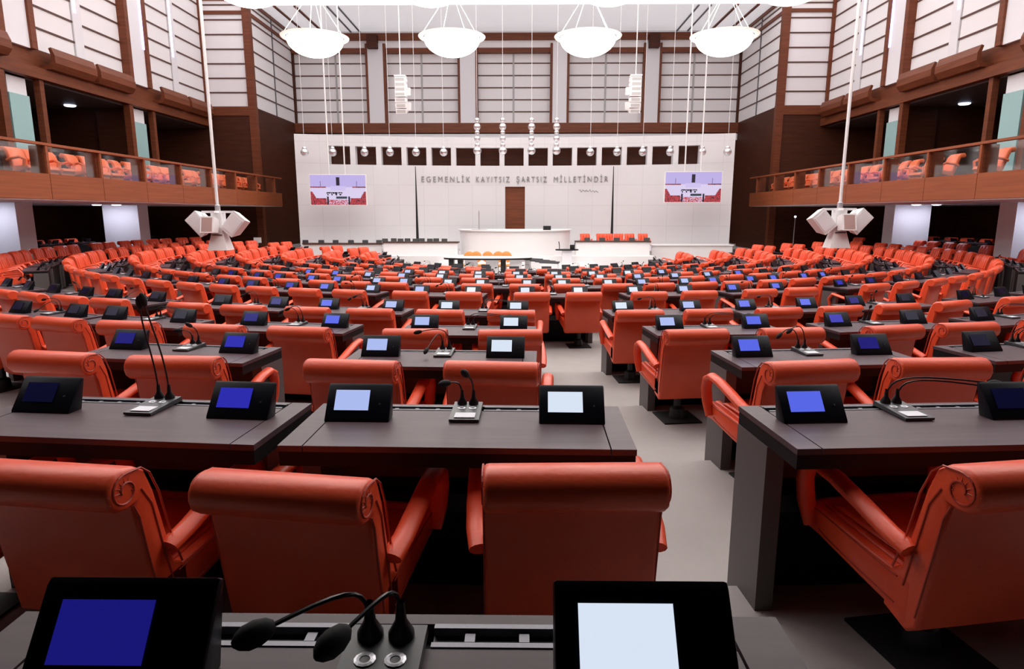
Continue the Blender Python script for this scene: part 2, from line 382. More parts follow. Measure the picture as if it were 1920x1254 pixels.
for sgn, nm in ((-1, 'left'), (1, 'right')):
    Xr = HX+sgn*11.25; X = HX+sgn*HW; XO = HX+sgn*20.5; YE = 31.5; Y0 = 1.0
    o = empty('balcony', (Xr, YE, Z(.32))); tag(o, 'long wood-fronted balcony with glass railing along the %s side wall' % nm, 'balcony')
    def part(name, fn, smooth=None):
        m = MB(); fn(m); q = m.build(name, smooth=smooth); q.parent = o; q.location = (-Xr, -YE, -Z(.32)); return q
    a = lambda x0, x1: (min(x0, x1), max(x0, x1))
    part('fascia', lambda m: [m.box(*a(Xr, Xr+sgn*.16), finY[i]+.01, finY[i+1]-.01 if i < len(finY)-2 else YE, Z(.34), Z(.95), 'wood_light') for i in range(len(finY)-1)] + [m.box(*a(Xr+sgn*.02, Xr+sgn*.14), Y0, YE-.02, Z(.33), Z(.93), 'wood')])
    part('soffit', lambda m: [m.box(*a(Xr+sgn*.02, XO), Y0, YE-.02, Z(.32), Z(.40), 'plaster')])
    part('floor_slab', lambda m: [m.box(*a(Xr+sgn*.17, XO), Y0, YE-.02, Z(.5), Z(.72), 'wood_dark')])
    part('handrail', lambda m: [m.box(*a(Xr-sgn*.02, Xr+sgn*.12), Y0, YE+.05, Z(1.62), Z(1.68), 'wood_light')])
    for i, y in enumerate(finY):
        part('post', lambda m: [m.box(*a(Xr+sgn*.03, Xr+sgn*.42), y-.03, y+.03, Z(.72), Z(1.62), 'wood'), m.box(*a(Xr, Xr+sgn*.05), y-.04, y+.04, Z(.95), Z(1.62), 'wood_light')])
        y1 = finY[i+1] if i < len(finY)-1 else YE
        part('glass_panel', lambda m: [m.box(*a(Xr+sgn*.10, Xr+sgn*.115), y+.05, y1-.05, Z(.95), Z(1.60), 'clear_glass')])
    for yl in (12.85, 19.2, 25.4):
      for dx in (.35, 1.1):
        def dl(m, yl=yl, dx=dx): m.lathe([(0, -.012), (.11, -.012), (.15, 0), (.15, .01)], 'downlight', 16, Tr(X+sgn*dx, yl-.75, Z(.315)))
        part('downlight', dl, 40)
    # chairs behind the glass
    n = 0
    for i in range(2, len(finY)-1):
        y0, y1 = finY[i], finY[i+1]
        ks = (.2, .5, .8)
        if sgn > 0 and i <= 3: ks = (.30, .75) if i == 3 else (.45,)
        for t in ks:
            n += 1
            q = bpy.data.objects.new('gallery_chair', GC); COL.objects.link(q)
            q.location = (Xr+sgn*(.85+.10*random.random()), y0+t*(y1-y0), Z(.72)); q.rotation_euler = (0, 0, sgn*PI/2+(-sgn)*.1+random.uniform(-.18, .18))
            q.scale = (.98, .98, .98)
            tag(q, 'orange gallery chair behind the %s balcony glass, %s counted from the camera' % (nm, nth(n)), 'chair', 'chairs behind the balcony glass')

# ------------------------------------------------------------------ marble wall behind the rostrum
WX, WRAD, WHALF = -.28, 31.5, 9.62
def wy(x): return 30.5-(WRAD-math.sqrt(WRAD**2-(x-WX)**2))
wtop, ob, ot = Z(3.42), Z(2.16), Z(2.96)
m = MB()
def wseg(x0, x1, z0, z1, n=1, th=.35, mt='marble', off=0):
    for k in range(n):
        a, b2 = x0+(x1-x0)*k/n, x0+(x1-x0)*(k+1)/n
        v = [(a, wy(a)-off, z0), (b2, wy(b2)-off, z0), (b2, wy(b2)+th, z0), (a, wy(a)+th, z0), (a, wy(a)-off, z1), (b2, wy(b2)-off, z1), (b2, wy(b2)+th, z1), (a, wy(a)+th, z1)]
        m.add(v, [(0, 3, 2, 1), (4, 5, 6, 7), (0, 1, 5, 4), (1, 2, 6, 5), (2, 3, 7, 6), (3, 0, 4, 7)], mt)
oc = [-8.08+1.113*k for k in range(15)]
xl, xr = WX-WHALF, WX+WHALF
wseg(xl, xr, ot, wtop, 24)
cur = xl
for x in oc:
    wseg(cur, x-.445, ob, ot); cur = x+.445
wseg(cur, xr, ob, ot)
dx0, dx1, dtop = -.70, .22, Z(1.22)
wseg(xl, dx0, 0, ob, 14); wseg(dx1, xr, 0, ob, 14); wseg(dx0, dx1, dtop, ob)
struct(m.build('wall_rostrum'))
m = MB(); wseg(xl+.3, xr-.3, ob-.3, ot+.3, 12, mt='wood_dark', off=-.9, th=1.0); struct(m.build('wall_recess'))
m = MB(); m.box(dx0, dx1, 30.62, 30.7, 0, dtop, 'wood'); struct(m.build('door_1'))
for i, x in enumerate((-4.80, 4.26)):
    m = MB(); y = wy(x)
    m.add([(x-.012, y-.015, ob-.05), (x+.012, y-.015, ob-.05), (x+.075, y-.015, Z(-1.6)), (x-.06, y-.015, Z(-1.6)),
           (x-.012, y+.05, ob-.05), (x+.012, y+.05, ob-.05), (x+.075, y+.05, Z(-1.6)), (x-.06, y+.05, Z(-1.6))], [(3, 2, 1, 0), (0, 1, 5, 4), (1, 2, 6, 5), (3, 0, 4, 7), (4, 5, 6, 7)], 'black_matte')
    struct(m.build('trim_4'))  # black wedge on the wall face, painted shade of a tapering open slot
# the inscription
def inscription(text, size, x0, x1, z, name, label, shear=0):
    cu = bpy.data.curves.new('t', 'FONT'); cu.body = text; cu.size = size; cu.extrude = .02; cu.offset = -.003; cu.space_character = 1.45; cu.space_word = 1.3; cu.shear = shear; cu.align_x = 'LEFT'
    t = bpy.data.objects.new('t', cu); COL.objects.link(t); bpy.context.view_layer.update()
    me = bpy.data.meshes.new_from_object(t.evaluated_get(bpy.context.evaluated_depsgraph_get())); bpy.data.objects.remove(t)
    xs = [v.co.x for v in me.vertices]; a, b2 = min(xs), max(xs)
    for v in me.vertices:
        X_ = x0+(v.co.x-a)/(b2-a)*(x1-x0); zz = z+v.co.y; d = v.co.z
        v.co = (X_, wy(X_)-.03-d, zz)
    me.materials.clear(); me.materials.append(M['letters']); me.name = name
    o = bpy.data.objects.new(name, me); COL.objects.link(o); return o
ins = empty('wall_inscription', (0, 0, 0)); tag(ins, 'large metal capital letters across the white marble wall above the door', 'inscription')
for wd, p0, p1 in (('EGEMENL\u0130K', 791, 881), ('KAYITSIZ', 892, 955), ('\u015eARTSIZ', 968, 1025), ('M\u0130LLET\u0130ND\u0130R', 1038, 1138)):
    q = inscription(wd, .37, (p0-975)/1233.5*30.4, (p1-975)/1233.5*30.4, Z(1.42), 'word', '')
    q.parent = ins
m = MB(); xs = [2.72+.055*k for k in range(17)]
pts = [(x, wy(x)-.02, Z(1.05)+.07*math.sin(k*2.3)*(1.2 if k in (2, 9) else .7)-.004*k) for k, x in enumerate(xs)]
m.tube(pts, .011, 'letters', 4); o = m.build('signature'); tag(o, 'small handwritten signature on the marble wall under the inscription', 'signature')

# ------------------------------------------------------------------ rostrum
def cyl_wall(m, cx, cy, r, z0, z1, mt, a0=-180, a1=180, n=48, top=True):
    v = []; f = []
    for k in range(n+1):
        a = math.radians(a0+(a1-a0)*k/n); v += [(cx+r*math.sin(a), cy-r*math.cos(a), z0), (cx+r*math.sin(a), cy-r*math.cos(a), z1)]
    for k in range(n): f.append((2*k, 2*k+2, 2*k+3, 2*k+1))
    if top: f.append(tuple(2*k+1 for k in range(n+1)))
    m.add(v, f, mt)
m = MB()
m.box(-6.0, 5.5, 26.35, 30.3, 0, Z(-1.72), 'white_stone'); m.box(-3.3, 3.0, 25.6, 26.4, 0, Z(-1.95), 'white_stone'); m.box(-9.8, 9.3, 27.6, 30.0, 0, Z(-1.9), 'white_stone')
struct(m.build('rostrum_platform'))
o = empty('speaker_podium', (-.23, 28.6, Z(-1.6))); tag(o, 'tall white curved podium in front of the brown door', 'podium')
m = MB(); cyl_wall(m, 0, 0, 2.42, -.2, .88, 'white_stone', -100, 100); m.build('curved_front', o, 40)
m = MB(); cyl_wall(m, 0, 0, 2.5, .88, .92, 'white_stone', -100, 100); m.build('counter', o, 40)
m = MB(); m.box(-.16, .16, -.03, .03, 0, .17, 'black'); m.box(-.1, .1, -.02, .12, -.0, .02, 'black'); q = m.build('desk_monitor'); q.location = (1.12, 27.0, Z(-.68)); tag(q, 'small black monitor standing on the white curved podium', 'monitor')
m = MB(); m.tube([(0, 0, .01), (0, 0, .78)], .028, 'steel', 8); m.lathe([(0, 0), (.35, 0), (.35, .02), (0, .03)], 'steel', 16); q = m.build('flag_pole', smooth=40); q.location = (-1.73, 27.4, Z(-.68)); tag(q, 'thin bare steel pole standing on the white podium', 'pole')

def bench(x0, x1, y, zt, label, mt='desk_brown'):
    o = empty('rostrum_bench', ((x0+x1)/2, y, Z(-1.9))); L = (x1-x0)/2; h = zt-Z(-1.9)
    m = MB(); m.box(-L, L, 0, .12, -.4, h-.05, 'white_stone'); m.box(-L, L, .12, .6, -.1, h-.3, 'white_stone'); m.build('front_panel', o)
    m = MB(); m.box(-L-.04, L+.04, -.05, .55, h-.05, h, mt); m.build('worktop', o)
    tag(o, label, 'bench'); return o
bench(-5.72, -2.62, 27.0, Z(-1.17), 'white bench with dark top and black monitors directly left of the podium')
bench(2.35, 5.42, 27.0, Z(-1.13), 'white bench with dark top and orange chairs right of the podium')
bench(-9.25, -5.9, 27.45, Z(-1.25), 'white bench with dark top at the far left edge of the marble wall')
bench(5.6, 9.0, 27.45, Z(-1.30), 'white bench at the far right edge of the marble wall', 'white_stone')
m = MB(); m.prism([(-.04, 0), (.0, .13), (.02, .13), (.05, 0)], -.12, .12, 'black'); BM = m.build('desk_monitor', mesh_only=True)
n = 0
for px in (571, 601, 628, 657, 684, 710):
    n += 1; q = bpy.data.objects.new('bench_monitor', BM); COL.objects.link(q); q.location = ((px-975)/1211*27.6, 27.6, Z(-1.25)); tag(q, 'black monitor on the far left white bench, %s from its left end' % nth(n), 'monitor', 'monitors on the far left bench')
n = 0
for i, px in enumerate((723, 737, 752, 763, 780, 790, 807, 817, 834)):
    n += 1; q = bpy.data.objects.new('bench_monitor', BM); COL.objects.link(q); q.location = ((px-975)/1211*27.3, 27.12+.28*(i % 2), Z(-1.17)); tag(q, 'black monitor on the bench left of the podium, %s from its left' % nth(n), 'monitor', 'monitors on the left bench')
n = 0
for px in (1100, 1128, 1155, 1183, 1211):
    n += 1; q = bpy.data.objects.new('bench_monitor', BM); COL.objects.link(q); q.location = ((px-975)/1211*27.2, 27.1, Z(-1.13)); tag(q, 'black monitor on the bench right of the podium, %s from its left' % nth(n), 'monitor', 'monitors on the right bench')

# ------------------------------------------------------------------ leather chair
def scroll(cy, cz, r, a0, turns, n=18):
    out = []
    for k in range(n+1):
        t = k/n; a = a0+turns*2*PI*t; rr = r*(1-.72*t); out.append((cy+rr*math.cos(a), cz+rr*math.sin(a)))
    return out
BACK = [(-.13, .28), (-.235, .245), (-.278, .28), (-.322, .60), (-.342, .742)] + \
       [(-.368+.070*math.cos(math.radians(a)), .812+.070*math.sin(math.radians(a))) for a in (-55, -85, -115, -145, -175, -205, -235, -262, -285)] + \
       [(-.315, .872), (-.278, .845), (-.248, .76), (-.222, .64), (-.202, .54), (-.188, .46), (-.13, .42)]
SEAT = [(-.24, .285), (-.02, .31), (.23, .345)] + [(.292+.058*math.cos(math.radians(a)), .402+.058*math.sin(math.radians(a))) for a in (-110, -70, -35, 0, 35, 70, 95)] + [(.18, .452), (-.02, .440), (-.24, .430)]
def arm_path(sx): return [(sx*.275, .255, .375), (sx*.284, .285, .47), (sx*.290, .295, .56), (sx*.292, .275, .625), (sx*.292, .22, .652), (sx*.292, .11, .640), (sx*.292, -.03, .605), (sx*.288, -.15, .568), (sx*.276, -.235, .54)]
W2 = .262
def m_back(lod):
    m = MB(); m.prism(BACK, -W2, W2, 'leather', .016 if lod < 2 else .02, nin=3 if lod == 0 else 1)
    if lod < 3:   # vertical pads on the front with seams between
        for k in range(3):
            x0 = -W2+.03+k*.1547
            m.prism([(-.15, .45), (-.195, .45), (-.225, .60), (-.268, .78), (-.294, .825), (-.278, .846), (-.254, .835), (-.224, .78), (-.190, .64), (-.160, .50)], x0+.004, x0+.1507, 'leather', .018, nin=2 if lod == 0 else 1)
    return m
def m_seat(lod):
    m = MB(); m.prism(SEAT, -.215, .215, 'leather', .012, nin=2 if lod == 0 else 1)
    side = [(a-.004 if a > 0 else a, b-.002) for a, b in SEAT]
    for sx in (-1, 1): m.prism(side, *sorted((sx*.218, sx*.262)), 'leather', .010, nin=2 if lod == 0 else 1)
    if lod == 0: m.prism([(-.14, .44), (.18, .452), (.235, .462), (.2, .475), (0, .472), (-.16, .462)], -.205, .205, 'leather', .014)
    return m
def m_arm(sx, lod):
    m = MB(); P = arm_path(sx)
    if lod > 0: P = P[::2]
    m.tube(P, .037, 'leather', 12 if lod == 0 else 6, ry=.024, radii=[.8]+[1]*(len(P)-2)+[1.0])
    return m
def m_ped(lod): m = MB(); m.tube([(0, -.02, .012), (0, -.02, .31)], .034, 'black', 14 if lod == 0 else 6); m.lathe([(0, .01), (.075, .01), (.062, .10), (.034, .12)], 'black', 14 if lod == 0 else 6, Tr(0, -.02, 0)); m.box(-.11, .11, -.14, .12, .285, .31, 'black'); return m
def m_foot(lod): m = MB(); m.box(-.17, .17, -.19, .15, 0, .012, 'black_matte'); return m
def m_pipe(sx):
    m = MB()
    if 1:
        x = sx*(W2+.001)
        sp = scroll(-.368, .812, .057, math.radians(-285), 1.35, 26)
        m.tube([(x, -.158, .44), (x, -.198, .57), (x, -.232, .745), (x, -.265, .83), (x, -.30, .862)]+[(x, a, b) for a, b in sp], .0038, 'piping', 5)
        m.tube([(x, -.268, .32), (x, -.306, .56), (x, -.325, .70), (x, -.345, .75)], .0034, 'piping', 5)
        m.tube([(x, -.208, .40), (x, -.240, .56), (x, -.268, .72), (x, -.305, .79)], .0034, 'piping', 5)
        for k in range(9):   # gathered leather round the scroll
            a = math.radians(-20+k*28); m.tube([(x, -.368+.024*math.cos(a), .812+.024*math.sin(a)), (x-sx*.006, -.368+.063*math.cos(a), .812+.063*math.sin(a))], .0022, 'piping', 4)
    return m
def m_pipe_seat(sx):
    m = MB()
    if 1:
        x = sx*.2625
        sp = scroll(.29, .40, .044, math.radians(95), -1.3, 22)
        m.tube([(x, -.18, .415), (x, .0, .426), (x, .18, .440)]+[(x, a, b) for a, b in sp], .0036, 'piping', 5)
        m.tube([(x, -.18, .318), (x, .0, .333), (x, .19, .360), (x, .225, .372)], .0034, 'piping', 5)
    return m
def make_chair(lod):
    o = empty('leather_chair')
    bk = m_back(lod).build('backrest', o, 45); st = m_seat(lod).build('seat', o, 45)
    for sx in (-1, 1): m_arm(sx, lod).build('armrest', o, 60)
    m_ped(lod).build('pedestal', o, 40); m_foot(lod).build('foot_plate', o)
    if lod == 0:
        for sx in (-1, 1): m_pipe(sx).build('piping', bk); m_pipe_seat(sx).build('piping', st)
    return o
def chair_single():
    m = MB()
    for q in (m_back(2), m_seat(2), m_arm(-1, 2), m_arm(1, 2), m_ped(2), m_foot(2)):
        for i, f in enumerate(q.f): pass
        off = len(m.v); m.v += q.v
        for f, mi in zip(q.f, q.m): m.f.append(tuple(k+off for k in f)); m.m.append(m.mi(q.mats[mi]))
    return m
CH_A, CH_B = make_chair(0), make_chair(1)
cs = chair_single(); CH_C = cs.build('leather_chair', smooth=45)

# ------------------------------------------------------------------ desk (local: y forward, near edge -.25, far edge +.25)
DH = .76
def m_top(L):
    m = MB(); m.box(-L+.09, L-.09, -.25, .165, DH-.022, DH, 'desk_wood'); m.box(-L, -L+.085, -.25, .25, DH-.022, DH, 'desk_wood'); m.box(L-.085, L, -.25, .25, DH-.022, DH, 'desk_wood')
    m.box(-L+.09, L-.09, .225, .25, DH-.022, DH, 'desk_wood')
    m.box(-L+.003, L-.003, -.247, .247, DH-.075, DH-.023, 'desk_edge'); return m
def m_end(sx, L, rise):
    m = MB(); x0, x1 = sorted((sx*L, sx*(L-.07)))
    m.prism([(-.03, 0), (.12, 0), (.12, -rise), (.245, -rise), (.245, DH-.076), (-.03, DH-.076)], x0, x1, 'desk_panel'); return m
def m_modesty(L, rise):
    m = MB(); m.box(-L+.075, L-.075, .20, .225, .006-rise, DH-.1, 'desk_edge'); m.box(-L+.075, L-.075, .195, .20, .46, DH-.13, 'desk_brown'); m.box(-L+.07, L-.07, .12, .2, .34, .42, 'black'); return m
def m_tray(x0, x1, lod):
    m = MB(); m.box(x0, x1, .167, .223, DH-.02, DH-.012, 'black'); m.box(x0, x1, .167, .178, DH-.012, DH+.002, 'tray_metal'); m.box(x0, x1, .212, .223, DH-.012, DH+.002, 'tray_metal')
    if lod < 1:
        k = 0; x = x0+.05
        while x < x1-.03: m.box(x, x+.016, .186, .206, DH-.012, DH-.003, 'tray_metal'); x += .085
    return m
def make_desk(lod, L=.62, rise=.12):
    o = empty('desk'); m_top(L).build('desktop', o)
    for sx in (-1, 1): m_end(sx, L, rise).build('end_panel', o)
    m_modesty(L, rise).build('modesty_panel', o)
    if lod < 2:
        m_tray(-L+.095, -.065, lod).build('cable_tray', o); m_tray(.065, L-.095, lod).build('cable_tray', o)
    return o
def desk_single(L, rise=.05):
    m = MB()
    for q in (m_top(L), m_end(-1, L, rise), m_end(1, L, rise), m_modesty(L, rise)):
        off = len(m.v); m.v += q.v
        for f, mi in zip(q.f, q.m): m.f.append(tuple(k+off for k in f)); m.m.append(m.mi(q.mats[mi]))
    return m
DK_A = make_desk(0); DK_B = make_desk(1, .62, .05); DK_C = desk_single(.60).build('desk')

# ------------------------------------------------------------------ desk monitor (origin on the desktop)
A = math.atan2(.118, .085); MW = .126
def make_monitor(lod):
    o = empty('monitor')
    m = MB(); m.prism([(-.055, 0), (-.053, .010), (.030, .122), (.040, .128), (.050, .122), (.018, 0)], -MW, MW, 'monitor_black', .006 if lod == 0 else 0); m.build('housing', o, 40)
    m = MB(); n = Vector((0, -math.sin(A), math.cos(A)))
    def p(x, t, d=.0035): return (x, -.053+.083*t+n.y*d, .010+.112*t+n.z*d)
    m.add([p(-.092, .26), (p(.042, .26)), p(.042, .86), p(-.092, .86)], [(0, 1, 2, 3)], 'screen_white'); m.build('screen', o)
    if lod == 0:
        m = MB(); m.lathe([(0, .002), (.004, .002), (.004, -.002)], 'console_grey', 8, Tr(*p(.085, .45)) @ Matrix.Rotation(A-PI/2+PI/2, 4, 'X')); m.build('button', o)
    return o
MN_A, MN_B = make_monitor(0), make_monitor(1)
m = MB(); m.prism([(-.055, 0), (.03, .122), (.050, .122), (.018, 0)], -MW, MW, 'monitor_black'); MN_C = m.build('monitor')

# ------------------------------------------------------------------ microphone console (origin on the desktop, y forward)
def bez(p, n=10):
    out = []; P = [Vector(q) for q in p]
    for k in range(n+1):
        t = k/n; q = P[:]
        while len(q) > 1: q = [a.lerp(b2, t) for a, b2 in zip(q, q[1:])]
        out.append(tuple(q[0]))
    return out
STEMS = {
 'left_low': [[(-.025, .03, .02), (-.025, .03, .105), (-.035, .03, .11), (-.150, -.045, .083)], [(.022, .03, .02), (.022, .03, .115), (.020, .03, .11), (-.042, -.055, .083)]],
 'upright': [[(-.025, .03, .02), (-.025, .03, .2), (-.05, .0, .3), (-.025, -.03, .42)], [(.022, .03, .02), (.022, .03, .2), (.0, .0, .3), (-.005, -.03, .43)]],
 'right_low': [[(-.025, .03, .02), (-.025, .03, .13), (.0, .02, .15), (.36, -.04, .115)], [(.022, .03, .02), (.022, .03, .12), (.04, .02, .14), (.37, -.06, .10)]],
 'short': [[(-.025, .03, .02), (-.025, .03, .10), (-.03, .02, .12), (-.075, -.02, .12)], [(.022, .03, .02), (.022, .03, .10), (.02, .03, .12), (.0, -.01, .15)]],
 'down': [[(-.025, .03, .02), (-.025, .03, .16), (-.05, .0, .15), (-.10, -.14, .05)], [(.022, .03, .02), (.022, .03, .14), (.0, .03, .18), (-.17, .0, .14)]],
 'curl': [[(-.025, .03, .02), (-.025, .03, .16), (-.10, .03, .18), (-.17, .0, .12)], [(.022, .03, .02), (.022, .03, .16), (-.03, .03, .2), (-.10, .0, .15)]],
}
def make_console(kind, lod=0):
    o = empty('microphone_console')
    m = MB(); m.prism([(-.15, 0), (-.15, .010), (.055, .020), (.06, .0)], -.058, .058, 'console_grey'); m.box(-.040, .040, -.135, -.075, .0125, .0145, 'label_white', None)
    for x in (-.022, .022): m.lathe([(.008, .003), (.012, .004), (.016, .003)], 'steel', 12, Tr(x, -.02, .0145))
    m.build('base', o)
    for P in STEMS[kind]:
        pts = bez(P, 10) if lod == 0 else bez(P, 5)
        b0 = P[0]
        m = MB(); m.tube(pts, .0036, 'black', 6); m.lathe([(0, 0), (.020, 0), (.020, .010), (.009, .03), (.006, .06)], 'black', 14 if lod == 0 else 6, Tr(b0[0], b0[1], .016))
        g = m.build('gooseneck', o, 40)
        e = Vector(pts[-1]); d = (e-Vector(pts[-2])).normalized(); h = MB(); r = .0185 if kind == 'left_low' else .0145
        q = [e+d*t for t in (-.012, -.004, .012, .028, .040, .046)]
        h.tube([tuple(a) for a in q], r, 'black_matte', 14 if lod == 0 else 6, radii=[.35, .75, 1, .95, .6, .2]); h.build('windscreen', g, 60)
    return o
CONS = {k: make_console(k) for k in STEMS}
CONB = {k: make_console(k, 1) for k in ('short', 'curl', 'down')}
index_kids()
PROTO = [CH_A, CH_B, CH_C, DK_A, DK_B, DK_C, MN_A, MN_B, MN_C]+list(CONS.values())+list(CONB.values())

# ------------------------------------------------------------------ seating plan: chair angles per ring (degrees from the centre line)
NEAR = {1: [(-6.7, -4.4), (-2.35, -.15), (3.5, 5.6)],
 2: [(-9.0, -6.7), (-3.4, -1.0), (4.2, 6.7), (9.4, 11.8)],
 3: [(-19.4, -17.0), (-14.8, -12.4), (-9.4, -6.8), (-3.6, -1.0), (4.1, 6.9), (9.9, 12.5), (15.6, 18.2)],
 4: [(-34.5, -31.6), (-28.2, -25.5), (-22.7, -20.0), (-15.4, -12.7), (-9.6, -6.9), (-3.9, -1.0), (4.1, 7.0), (10.0, 12.9), (15.9, 18.8), (23.4, 26.2), (29.4, 32.2)],
 5: [(-43.9, -40.4), (-36.6, -33.0), (-29.2, -25.5), (-22.1, -18.8), (-15.3, -12.0), (-7.9, -4.4), (-.2, 3.1), (7.5, 10.9), (15.2, 18.5), (25.3, 28.7), (32.8, 36.4), (40.4, 43.9)],
 6: [(-40.0, -36.3), (-32.7, -29.0), (-25.4, -21.9), (-18.0, -14.9), (-11.4, -7.7), (-4.3, -.4), (3.1, 6.9), (10.5, 14.2), (17.7, 21.3), (24.7, 28.4), (31.8, 35.6)],
 7: [(c_-2.1, c_+2.1) for c_ in [-3.45+9.3*k for k in range(-4, 6)]],
 8: [(c_-2.35, c_+2.35) for c_ in [1.05+11.0*k for k in range(-4, 5)]],
 9: [(c_-2.75, c_+2.75) for c_ in [-4.7+12.4*k for k in range(-3, 5)]],
 10: [(c_-3.25, c_+3.25) for c_ in [0.6+14.6*k for k in range(-3, 4)]],
 11: [(c_-3.9, c_+3.9) for c_ in [-18.5-17.7, -18.5, 17.5, 17.5+17.7]]}
pairs = []
for k in range(1, 12):
    R = RING[k]; intra = math.degrees(.77/R); inter = math.degrees(.90/R)
    lst = list(NEAR[k])
    if k >= 4:
        lo, hi = lst[0][0], lst[-1][1]; END = 112
        if k == 4: lo, hi = -55, 55
        a = hi+(inter if k > 4 else 0); aisle = [62, 97] if k >= 5 else [80]
        while a+intra <= END:
            lst.append((a, a+intra)); a += intra+inter
            if aisle and a > aisle[0]: a += math.degrees(.5/R); aisle.pop(0)
        a = lo-(inter if k > 4 else 0); aisle = [62, 97] if k >= 5 else [80]
        while a-intra >= -END:
            lst.append((a-intra, a)); a -= intra+inter
            if aisle and -a > aisle[0]: a -= math.degrees(.5/R); aisle.pop(0)
    if k == 3:
        for s_ in (-1, 1):
            a = 66
            while a+intra < 112: lst.append((s_*a, s_*(a+intra)) if s_ > 0 else (s_*(a+intra), s_*a)); a += intra+inter
    lst.sort(); pairs += [(k, p) for p in lst]
def col_hit(x, y, r=.55):
    for sgn in (-1, 1):
        for yc in (13.2, 19.55, 25.75):
            xa = HX+sgn*HW; x0, x1 = sorted((xa, xa+sgn*1.4))
            if x0-r < x < x1+r and yc-.35-r < y < yc+.35+r: return True
    return False
def in_frame(x, y, z, mg=60):
    cp, sp = math.cos(PITCH), math.sin(PITCH); zz = z-EYE; d = y*cp-zz*sp
    if d < .1: return False
    px = 975+1200*x/d; py = 627-1200*(y*sp+zz*cp)/d
    return -mg-300/d < px < 1920+mg+300/d
seats = []; desks = []
for k, (a0, a1) in pairs:
    am = (a0+a1)/2; R = 14.78 if k == 4 and abs(am) > 56 else RING[k]; Rd = R-(.90 if abs(am) > 52 and k >= 4 else .61)
    for a in (a0, a1):
        x, y = ring_xy(R-.37, a)
        if col_hit(x, y) or not in_frame(x, y, Z(FLOOR[k]+.5)) or abs(x-HX) > 19.8: continue
        seats.append((k, a, x, y))
    x, y = ring_xy(Rd, am)
    if col_hit(x, y, .7) or not in_frame(x, y, Z(FLOOR[k]+.7), 160): continue
    desks.append((k, am, x, y, a0, a1))
ROWN = {k: nth(k) for k in range(1, 12)}
def pos_words(lst, key):     # ordinal of every item left/right of the centre line, per row
    out = {}
    for k in range(0, 12):
        L = sorted([s for s in lst if s[0] == k and s[1] < 0], key=lambda s: -s[1]); Rr = sorted([s for s in lst if s[0] == k and s[1] >= 0], key=lambda s: s[1])
        for n, s in enumerate(L): out[s] = (nth(n+1), 'left')
        for n, s in enumerate(Rr): out[s] = (nth(n+1), 'right')
    return out
def size_words(k): return 'row one' if k == 1 else 'row %s' % k
order = sorted(seats, key=lambda s: s[2]**2+s[3]**2)
pw = pos_words(seats, 0)
YAW = {(1, -4.4): -3, (1, -2.35): -6, (1, -.15): 2, (1, 3.5): 6, (2, 4.2): 6, (3, 4.1): 3}
rest = []
for i, s in enumerate(order):
    k, a, x, y = s; z = Z(FLOOR[k]); rz = math.radians(a+YAW.get((k, a), random.uniform(-5, 5)))
    hz = 1.06 if abs(a) > 52 and k >= 4 else 1.0      # the wing chairs stand a little taller
    if i >= 300: rest.append((x, y, z, rz, hz)); continue
    src = CH_A if k <= 3 and abs(a) < 40 else (CH_B if (x*x+y*y) < 15**2 else CH_C)
    c_ = copy_tree(src); c_.location = (x, y, z); c_.rotation_euler = (0, 0, rz)
    c_.scale.z = hz
    if k == 1: c_.scale.z = .905 if a == -2.35 else (.92 if a < -2.4 else .955)
    n, sd = pw[s]
    wing = ' on the curving wing' if abs(a) > 60 else ' from the camera'
    tag(c_, 'red leather armchair in the %s row%s, %s seat %s of centre' % (ROWN[k], wing, n, sd), 'chair', 'leather chairs in the curved rows')
if rest:
    m = MB()
    for x, y, z, rz, hz in rest:
        T = Tr(x, y, z) @ Rz(rz) @ Matrix.Diagonal((1, 1, hz, 1)); off = len(m.v); m.v += [tuple(T @ Vector(v)) for v in cs.v]
        for f, mi in zip(cs.f, cs.m): m.f.append(tuple(q+off for q in f)); m.m.append(m.mi(cs.mats[mi]))
    o = m.build('leather_chairs', smooth=45); tag(o, 'the remaining far leather armchairs at the ends of the curved wings', 'chairs', kind='stuff')
# desks, with an extra row under the camera
desks.append((0, -.55, *ring_xy(RING[0]-.61+.02, -.55), -1.5, .4))
dpos = pos_words([(d[0], d[1]) for d in desks], 0)
KEY = {}
mons = []; cons = []
DOVR = {(1, 0): -1.2}
for d in sorted(desks, key=lambda s: s[2]**2+s[3]**2):
    k, am, x, y, a0, a1 = d; z = Z(FLOOR[k])
    R = RING[k]-.61
    if k == 0: x, y = -.20, .70; am = 0
    if k == 1:
        X_ = {-5.55: -1.52, -1.25: -.215, 4.55: 1.55}.get(round(am, 3))
        if X_ is not None: am = math.degrees(math.asin((X_-CX)/R)); x, y = ring_xy(R, am)
    rz = math.radians(am)
    src = DK_A if k <= 3 and abs(am) < 40 else (DK_B if (x*x+y*y) < 13**2 else DK_C)
    c_ = copy_tree(src); c_.location = (x, y, z); c_.rotation_euler = (0, 0, rz); dz = .84 if abs(am) > 52 and k >= 4 else 1.0; c_.scale.z = dz
    n, sd = dpos[(k, d[1])]
    if k == 0: lab = 'dark wooden desk at the bottom edge, directly in front of the camera'
    else: lab = 'dark two-seat desk before the %s row of chairs, %s desk %s of centre' % (ROWN[k], n, sd)
    tag(c_, lab, 'desk', 'desks in the curved rows')
    T = Tr(x, y, z) @ Rz(rz)
    for sx in (-1, 1):
        p = T @ Vector((sx*.415 if k else (.375 if sx > 0 else -.36), .065 if k else .105, DH*dz)); mons.append((k, am+sx*math.degrees(.41/R), p.x, p.y, p.z, rz))
    p = T @ Vector((0, .165, DH*dz+.003)); cons.append((k, am, p.x, p.y, p.z, rz))
